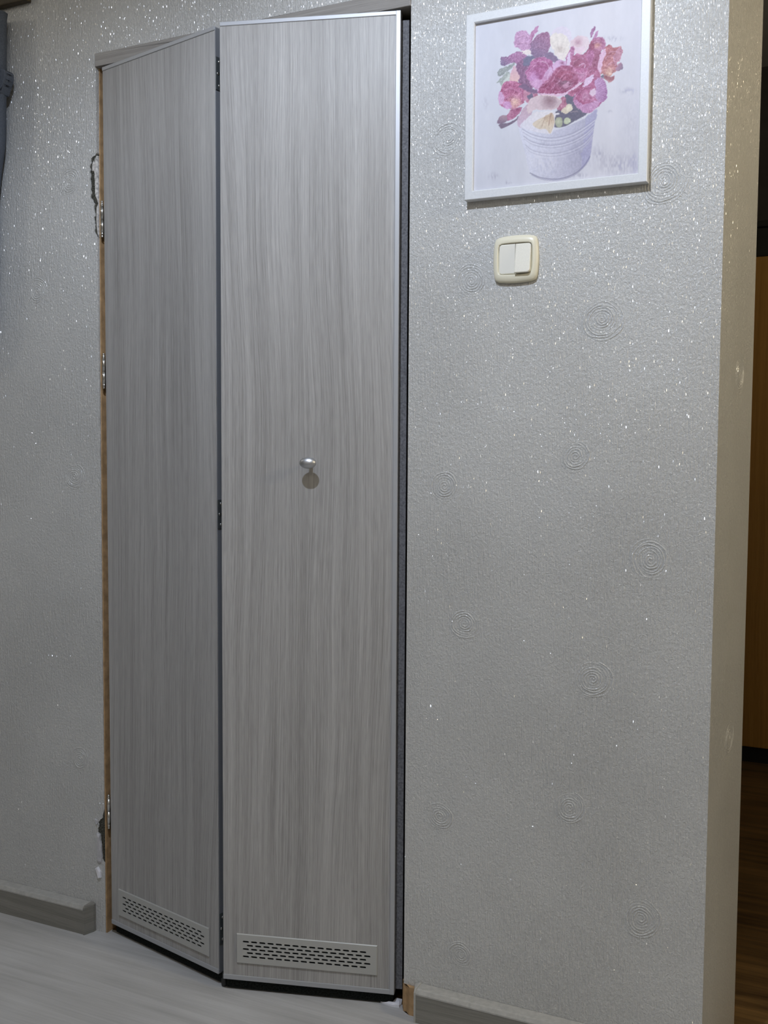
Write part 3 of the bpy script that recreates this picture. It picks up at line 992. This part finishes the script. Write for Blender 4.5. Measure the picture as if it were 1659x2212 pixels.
# middle lilac bloom
put([(512, 530), (535, 480), (575, 425), (640, 405), (695, 430), (720, 480), (712, 570), (675, 620), (610, 640), (555, 605)], (172, 88, 142), 3, core=(570, 560), corec=(200, 140, 196), corer=42, rim=(186, 110, 158), rimw=6)
put([(540, 590), (590, 570), (650, 570), (660, 615), (610, 640), (560, 620)], (204, 150, 196), 4)
put([(640, 570), (670, 500), (700, 480), (715, 530), (700, 590), (670, 630), (645, 620)], (200, 158, 202), 4, shade=((690, 500), (660, 620), (184, 108, 156)))
stroke([(628, 440), (668, 452), (690, 500), (672, 560)], (216, 170, 204), 3, .8)
stroke([(600, 650), (640, 610), (690, 570), (715, 530)], (206, 150, 190), 3, .7)
put([(603, 665), (620, 615), (680, 580), (705, 620), (680, 670), (630, 675)], (190, 116, 164), 4)
# upper middle and right blooms
put([(800, 470), (808, 405), (838, 340), (862, 330), (862, 380), (845, 450), (825, 490)], (178, 104, 150), 3)
put([(812, 470), (815, 410), (832, 372), (838, 400), (836, 470)], (208, 184, 214), 3)
put([(925, 400), (960, 360), (985, 300), (1030, 330), (1060, 380), (1045, 500), (1000, 520), (950, 480)], (150, 66, 104), 3)
put([(948, 400), (985, 350), (1005, 380), (985, 470), (960, 470)], (172, 88, 138), 3, streak=((900, 480), 60, 10))
put([(838, 470), (848, 405), (885, 385), (930, 395), (968, 435), (975, 475), (935, 510), (870, 500)], (170, 82, 124), 3, rim=(190, 112, 158), rimw=8, core=(880, 450), corec=(148, 62, 98), corer=34)
stroke([(895, 470), (925, 455), (945, 470), (935, 490)], (216, 176, 210), 3, .8)
put([(855, 495), (905, 488), (965, 500), (965, 560), (915, 590), (870, 560)], (182, 92, 140), 4, core=(925, 540), corec=(204, 140, 180), corer=28)
put([(712, 468), (735, 440), (775, 428), (805, 448), (800, 475), (745, 490), (715, 500)], (206, 164, 206), 3, core=(780, 452), corec=(150, 80, 124), corer=14)
put([(980, 268), (985, 225), (1000, 196), (1014, 188), (1008, 225), (994, 262)], (150, 88, 138), 2.5)
put([(996, 296), (1008, 255), (1033, 216), (1030, 255), (1014, 292)], (178, 116, 164), 2.5)
put([(985, 320), (1000, 280), (1030, 264), (1070, 275), (1088, 310), (1084, 350), (1050, 362), (1000, 345)], (170, 92, 136), 3, core=(1030, 322), corec=(206, 140, 132), corer=26, rim=(184, 116, 156), rimw=6)
put([(985, 300), (1005, 300), (1010, 340), (990, 350)], (156, 60, 96), 4)
# orange-pink bloom at the right
put([(1048, 515), (1052, 430), (1078, 355), (1118, 332), (1152, 345), (1188, 335), (1212, 372), (1200, 415), (1172, 455), (1165, 505), (1120, 545), (1070, 535)], (178, 98, 104), 3, core=(1115, 525), corec=(222, 178, 156), corer=38, streak=((1090, 540), 26, 6))
put([(1080, 360), (1098, 325), (1138, 328), (1126, 352), (1095, 378)], (178, 92, 100), 3)
put([(1152, 470), (1150, 400), (1180, 345), (1208, 372), (1200, 418), (1170, 458)], (188, 120, 140), 3, rim=(212, 162, 186), rimw=6)
put([(1035, 500), (1042, 430), (1060, 375), (1088, 348), (1092, 372), (1072, 440), (1058, 505), (1048, 528)], (214, 170, 200), 3, streak=((1000, 440), 70, 12))
put([(1160, 500), (1168, 472), (1192, 452), (1214, 464), (1212, 492), (1180, 510)], (170, 112, 138), 3, shade=((1180, 470), (1212, 495), (110, 92, 118)))
put([(1050, 548), (1080, 538), (1095, 552), (1080, 566)], (90, 90, 112), 3)
put([(1075, 545), (1130, 550), (1152, 545), (1148, 576), (1122, 586), (1095, 580)], (166, 98, 106), 3, rim=(180, 122, 124), rimw=4)
# lower right striped bloom
put([(955, 540), (960, 500), (990, 474), (1025, 484), (1052, 525), (1040, 570), (990, 590)], (166, 78, 120), 3, rim=(206, 140, 178), rimw=4)
put([(855, 722), (885, 650), (935, 600), (985, 565), (1050, 555), (1088, 595), (1102, 655), (1088, 715), (1045, 755), (985, 805), (940, 805), (895, 775)], (170, 78, 124), 3, rim=(196, 140, 188), rimw=8)
put([(1010, 575), (1050, 560), (1088, 598), (1102, 655), (1086, 715), (1040, 735), (1010, 690), (1020, 630)], (184, 138, 186), 3, streak=((965, 665), 56, 16), shade=((1015, 640), (1100, 650), (160, 104, 160)))
put([(855, 722), (880, 715), (920, 745), (960, 740), (1010, 720), (1042, 745), (985, 805), (940, 808), (895, 778)], (190, 132, 178), 3, streak=((950, 680), 40, 9))
put([(905, 700), (930, 650), (990, 640), (1010, 690), (990, 735), (930, 730)], (176, 92, 136), 4, core=(950, 690), corec=(194, 130, 168), corer=24)
put([(972, 670), (990, 642), (1010, 632), (1018, 665), (1000, 690)], (212, 184, 206), 4)
stroke([(888, 780), (862, 730), (875, 690)], (206, 150, 186), 3, .8)
# big centre bloom
put([(606, 668), (640, 600), (690, 545), (735, 490), (795, 468), (850, 480), (892, 530), (896, 590), (850, 640), (775, 680), (690, 690)], (160, 70, 112), 3, rim=(198, 130, 176), rimw=10, core=(795, 585), corec=(122, 72, 98), corer=46)
put([(720, 540), (770, 500), (830, 510), (860, 545), (830, 580), (770, 570)], (164, 70, 108), 6)
stroke([(735, 620), (760, 580), (810, 560), (850, 580)], (194, 118, 154), 2.5, .7)
stroke([(760, 640), (800, 600), (840, 600), (815, 640), (780, 650)], (190, 116, 150), 2.5, .6)
put([(785, 605), (820, 590), (828, 612), (800, 630)], (190, 128, 160), 4)
put([(606, 668), (680, 672), (770, 672), (840, 640), (895, 590), (918, 572), (900, 610), (850, 655), (770, 690), (680, 690)], (216, 178, 206), 3)
put([(820, 670), (860, 640), (930, 590), (965, 555), (985, 560), (940, 610), (890, 650), (850, 690)], (168, 80, 120), 3)
put([(925, 615), (945, 570), (975, 545), (1008, 534), (1000, 565), (965, 605), (930, 630)], (212, 180, 212), 3, streak=((900, 640), 70, 12))
stroke([(930, 500), (925, 560), (880, 610)], (204, 140, 178), 3, .7)
# petal edges and folds caught by the light
for q in ([(520, 545), (545, 500), (590, 470), (630, 480)], [(560, 470), (600, 440), (650, 440)], [(545, 600), (575, 620), (620, 625), (660, 600)], [(655, 600), (690, 560), (705, 510)],
          [(650, 640), (700, 590), (730, 540), (770, 505), (820, 500)], [(700, 640), (740, 600), (790, 540), (840, 530), (870, 560)], [(690, 660), (760, 650), (820, 620), (860, 590)], [(750, 560), (790, 590), (850, 600)],
          [(870, 700), (900, 660), (940, 630), (980, 620)], [(900, 730), (930, 700), (960, 705), (1000, 730)], [(910, 660), (930, 690), (935, 730)], [(985, 690), (1015, 700), (1035, 735)],
          [(850, 470), (880, 430), (920, 420), (950, 445)], [(870, 520), (910, 530), (950, 520)], [(965, 520), (990, 500), (1020, 515)], [(1085, 430), (1110, 400), (1140, 400), (1160, 430)], [(1095, 480), (1130, 450), (1150, 460)],
          [(1110, 380), (1140, 365), (1170, 375)], [(1000, 310), (1030, 290), (1060, 300)], [(345, 670), (380, 640), (420, 640), (460, 660)], [(370, 710), (410, 690), (450, 700)], [(470, 640), (490, 680), (480, 720)],
          [(600, 270), (640, 260), (670, 280)], [(580, 340), (620, 330), (660, 350)], [(460, 270), (490, 250), (530, 260)], [(455, 310), (490, 300), (530, 310)]):
    stroke(q, (212, 160, 196), 1.6, .55)
    stroke([(x + 5, y + 6) for x, y in q], (112, 52, 86), 2.2, .35)
# cream and brown flowers in front
put([(735, 775), (762, 715), (790, 690), (808, 720), (805, 760), (765, 790)], (172, 100, 128), 3)
put([(528, 815), (532, 745), (560, 700), (620, 682), (690, 684), (750, 700), (772, 725), (758, 758), (715, 785), (640, 785), (580, 790), (548, 805)], (206, 184, 190), 3, core=(690, 722), corec=(140, 106, 116), corer=52, rim=(212, 190, 190), rimw=6)
stroke([(640, 684), (710, 690), (765, 712)], (222, 200, 196), 3, .8)
put([(475, 905), (520, 855), (560, 818), (620, 796), (690, 796), (757, 815), (728, 828), (724, 890), (702, 955), (640, 955), (550, 935)], (216, 213, 216), 4, shade=((600, 800), (520, 920), (212, 212, 224)))
put([(565, 890), (610, 855), (668, 822), (706, 812), (724, 870), (708, 925), (690, 958), (660, 925), (610, 925)], (210, 195, 170), 5, core=(690, 850), corec=(196, 170, 140), corer=40, streak=((690, 800), 26, 5))
stroke([(700, 815), (688, 860), (680, 900)], (150, 110, 100), 2.5, .6)
stroke([(660, 830), (640, 880), (630, 915)], (160, 125, 105), 2.5, .5)
# soften into a photograph: wander the outlines a little, add petal texture and the veil of the glossy sheet
dU, dV = PU[0, 1] - PU[0, 0], PV[0, 0] - PV[1, 0]
wm = np.clip((905 - PV) / 80, 0, 1)
wx = wm * ((vnoise(26, 26, 51) - .5) * 9 + (vnoise(11, 11, 52) - .5) * 7) / abs(dU)
wy = wm * ((vnoise(26, 26, 53) - .5) * 9 + (vnoise(11, 11, 54) - .5) * 7) / abs(dV)
JJ, II = np.meshgrid(np.arange(N), np.arange(N))
IMG = IMG[np.clip(np.rint(II + wy), 0, N - 1).astype(int), np.clip(np.rint(JJ + wx), 0, N - 1).astype(int)]
sat = np.clip((IMG.max(-1) - IMG.min(-1) - 34) / 40, 0, 1)[..., None]
pet = (vnoise(13, 36, 61, .6) - .5) * 38 + (vnoise(30, 12, 62, .4) - .5) * 34 + (vnoise(6, 6, 63) - .5) * 26
vein = np.clip(1 - np.abs(vnoise(34, 20, 64, .5) - .5) * 16, 0, 1) * 34 + np.clip(1 - np.abs(vnoise(20, 40, 65, -.5) - .5) * 18, 0, 1) * 26
IMG = IMG + sat * (pet + vein * .8 - 13)[..., None] * np.array([.8, 1.0, .95])
lum = IMG.mean(-1, keepdims=True)
IMG = lum + (IMG - lum) * np.where(IMG[..., 1:2] > IMG[..., 0:1], .6, .88)
IMG = IMG * 0.88 + 0.12 * np.array([202, 194, 208.0])
IMG = np.clip(IMG, 0, 255)

me = bpy.data.meshes.new('print')
V = np.stack([GX, np.full_like(GX, PY), GZ], -1).reshape(-1, 3)
ii = np.arange(N * N).reshape(N, N)
FQ = np.stack([ii[:-1, :-1], ii[:-1, 1:], ii[1:, 1:], ii[1:, :-1]], -1).reshape(-1, 4)
me.from_pydata(V.tolist(), [], FQ.tolist())
att = me.color_attributes.new('ink', 'FLOAT_COLOR', 'POINT')
rgba = np.ones((N * N, 4), np.float32)
rgba[:, :3] = lin(IMG).reshape(-1, 3) * np.array([1.00, 0.965, 0.945])
att.data.foreach_set('color', rgba.ravel())
a = NT('printed_sheet')
an = a.n('ShaderNodeVertexColor', layer_name='ink')
a.l(an.outputs[0], a.p.inputs['Base Color'])
a.setp(Roughness=0.45)
a.p.inputs['Specular IOR Level'].default_value = 0.3
o = link('print', me, a.m, pic)
o['label'] = 'printed sheet of pink and cream freesias in a zinc bucket'

# ------------------------------------------------------------------ light switch
SX, SZ = 0.9910, 1.5030
sw = empty('light_switch', (SX, 0, SZ))
tag(sw, 'cream double rocker light switch on the wallpaper below the framed print', 'light switch')


def pillow(hw_, hh_, bul, y, n=56, p=13.0):
    """square with bulging sides and rounded corners"""
    out = []
    for k in range(n):
        t = 2 * math.pi * k / n
        c, s = math.cos(t), math.sin(t)
        r = (abs(c) ** p + abs(s) ** p) ** (-1 / p)
        x, z = r * c, r * s
        x, z = x * (1 + bul * (1 - z * z)), z * (1 + bul * (1 - x * x))
        out.append((x * hw_, y, z * hh_))
    return out


bm = bmesh.new()
h = 0.0405
add_loft(bm, [pillow(h, h, .085, -0.0004), pillow(h, h, .085, -0.0040), pillow(h * .985, h * .985, .085, -0.0066), pillow(h * .95, h * .94, .08, -0.0088),
              pillow(h * .88, h * .84, .07, -0.0108), pillow(h * .82, h * .72, .05, -0.0114), pillow(h * .795, h * .69, .04, -0.0110), pillow(h * .79, h * .685, .04, -0.0050)])
finish(bm, 'switch_plate', M['cream'], sw, 0, 2, True)


def rocker(x0, x1, ytop, ybot, mat, tilt_lip, round_right):
    hz = h * .675
    bm = bmesh.new()
    r = 0.006

    def loop(ins, dy):
        pts = []
        nseg = 5
        def arc(cx, cz, a0, a1):
            return [(cx + max(r - ins, .0005) * math.cos(a0 + (a1 - a0) * k / nseg), cz + max(r - ins, .0005) * math.sin(a0 + (a1 - a0) * k / nseg)) for k in range(nseg + 1)]
        bulge = 0.0010
        X0, X1, Z0, Z1 = x0 + ins, x1 - ins, -hz + ins, hz - ins
        rr = max(r - ins, .0005)
        if round_right:
            pts = [(X0, Z0)] + arc(X1 - rr, Z0 + rr, -math.pi / 2, 0) + arc(X1 - rr, Z1 - rr, 0, math.pi / 2) + [(X0, Z1)]
        else:
            pts = [(X1, Z0), (X1, Z1)] + arc(X0 + rr, Z1 - rr, math.pi / 2, math.pi) + arc(X0 + rr, Z0 + rr, math.pi, 1.5 * math.pi)
        out = []
        for x, z in pts:
            t = (z + hz) / (2 * hz)
            out.append((x, ybot + (ytop - ybot) * t + dy, z))
        return out
    base = [(p[0], -0.004, p[2]) for p in loop(0, 0)]
    add_loft(bm, [base, loop(0, 0.0016), loop(0.0007, 0.0004), loop(0.0018, 0.0)])
    return finish(bm, 'rocker', mat, sw)


split = 0.0006
o = rocker(-h * .765, split - .0003, -0.0104, -0.0098, M['ivory'], 0, False)
o['label'] = 'flat greyish ivory rocker'
o = rocker(split + .0003, h * .765, -0.0105, -0.0185, M['cream2'], 1, True)
o['label'] = 'cream rocker with its lower end tipped out'

# ------------------------------------------------------------------ bag hanging from a hook rail
bx = -0.420
rl = empty('hook_rail', (-0.60, 0, 2.172))
tag(rl, 'dark brown wooden hook rail on the wallpaper, holding a bag', 'hook rail')
box('rail_board', (-0.42, 0.415, -0.020, -0.0006, 0.0, 0.075), M['rail'], rl, 0.003)
for hx in (-0.28, -0.05, 0.18):
    bm = bmesh.new()
    pts = [(-0.0205, 0.030), (-0.045, 0.026), (-0.058, 0.034), (-0.060, 0.052)]
    loops = []
    for k, (y, z) in enumerate(pts):
        r = 0.006 if k < 3 else 0.008
        ny, nz = [(0, 1), (0, 1), (.6, .8), (1, 0)][k]
        loops.append([(hx + r * math.cos(t), y + r * math.sin(t) * ny, z + r * math.sin(t) * nz) for t in [2 * math.pi * i / 10 for i in range(10)]])
    add_loft(bm, loops)
    finish(bm, 'hook', M['zinc'], rl, 0, 2, True)
bag = empty('hanging_bag', (bx, 0, 1.70))
tag(bag, 'dark blue-grey canvas bag hanging from the hook rail', 'bag')
# silhouette on the right as read along its edge, mirrored to the left
edge = [(0, 372), (4, 345), (8, 318), (9.5, 300), (10.5, 260), (11, 205), (11, 150), (11.5, 75), (14, 45), (16, 28)]
prof = []
for px, py in edge:
    p = at(px, py, 1, -0.035)
    prof.append((p[0] - bx, p[2] - 1.70))
loops = []
zl = [(0.06, -0.33), (0.11, -0.31), (0.135, -0.26), (0.145, -0.18), (0.150, -0.08), (0.152, 0.02)] + [(a_, b_) for a_, b_ in prof]
for hwid, z in zl:
    pr = []
    dep = 0.040 * min(1.0, (hwid / 0.15)) * (0.85 if z > 0.42 else 1.0)
    for k in range(28):
        t = 2 * math.pi * k / 28
        c, s = math.cos(t), math.sin(t)
        pr.append((hwid * math.copysign(abs(c) ** .55, c), -0.0425 + dep * math.copysign(abs(s) ** .7, s), z))
    loops.append(pr)
bm = bmesh.new()
add_loft(bm, loops)
finish(bm, 'bag_body', M['bag'], bag, 0, 2, True)
# side buckle strap standing out from the body
pb = [at(px, py, 1, -0.035) for px, py in ((10, 152), (20.5, 155), (22, 163), (20.5, 176), (17, 187), (11, 206))]
bm = bmesh.new()
add_prism(bm, [(p[0] - bx, p[2] - 1.70) for p in pb] + [(pb[-1][0] - bx - .02, pb[-1][2] - 1.70), (pb[0][0] - bx - .02, pb[0][2] - 1.70)], -0.052, -0.022)
finish(bm, 'side_tab', M['bag'], bag, 0.002)
# stitched front pocket with its flap
bm = bmesh.new()
add_prism(bm, [(-0.105, -0.20), (0.105, -0.20), (0.115, -0.04), (0.115, 0.10), (-0.115, 0.10), (-0.115, -0.04)], -0.092, -0.070)
finish(bm, 'front_pocket', M['bag'], bag, 0.006, 3)
bm = bmesh.new()
add_prism(bm, [(-0.118, 0.04), (0, 0.02), (0.118, 0.04), (0.120, 0.13), (-0.120, 0.13)], -0.097, -0.078)
finish(bm, 'pocket_flap', M['bag'], bag, 0.004, 2)
# strap to the hook
bm = bmesh.new()
zt = zl[-1][1]
for sx in (-1, 1):
    add_prism(bm, [(sx * 0.06, zt - 0.01), (sx * 0.06 + 0.018, zt - 0.01), (0.20 + bx * 0 - 0.20 + sx * 0.004 + 0.008, 0.4895), (sx * 0.004 - 0.008, 0.4895)], -0.050, -0.046)
finish(bm, 'strap', M['bag'], bag)

# ------------------------------------------------------------------ unlit room beyond the doorway
cb = empty('tall_cabinet', (1.35, 2.30, 0))
tag(cb, 'tall orange-brown wooden cabinet on a black plinth in the dark room', 'cabinet')
box('plinth', (-0.43, 0.43, -0.22, 0.22, 0.0, 0.060), M['ebony'], cb)
box('body', (-0.45, 0.45, -0.23, 0.23, 0.060, 1.842), M['cabinet'], cb, 0.003)
for x0, x1 in ((-0.448, -0.002), (0.002, 0.448)):
    d_ = box('cabinet_door', (x0, x1, -0.250, -0.230, 0.064, 1.838), M['cabinet'], cb, 0.002)
    hx = x1 - 0.035 if x0 < -0.1 else x0 + 0.035
    box('door_pull', (hx - .006, hx + .006, -0.272, -0.250, 0.90, 1.05), M['zinc'], d_, 0.003)
bo = empty('storage_box', (1.36, 2.28, 1.842))
tag(bo, 'black lidded storage box standing on top of the brown cabinet', 'box')
box('box_body', (-0.38, 0.38, -0.20, 0.20, 0.0005, 0.105), M['ebony'], bo, 0.004)
box('box_lid', (-0.39, 0.39, -0.21, 0.21, 0.1052, 0.128), M['ebony'], bo, 0.004)
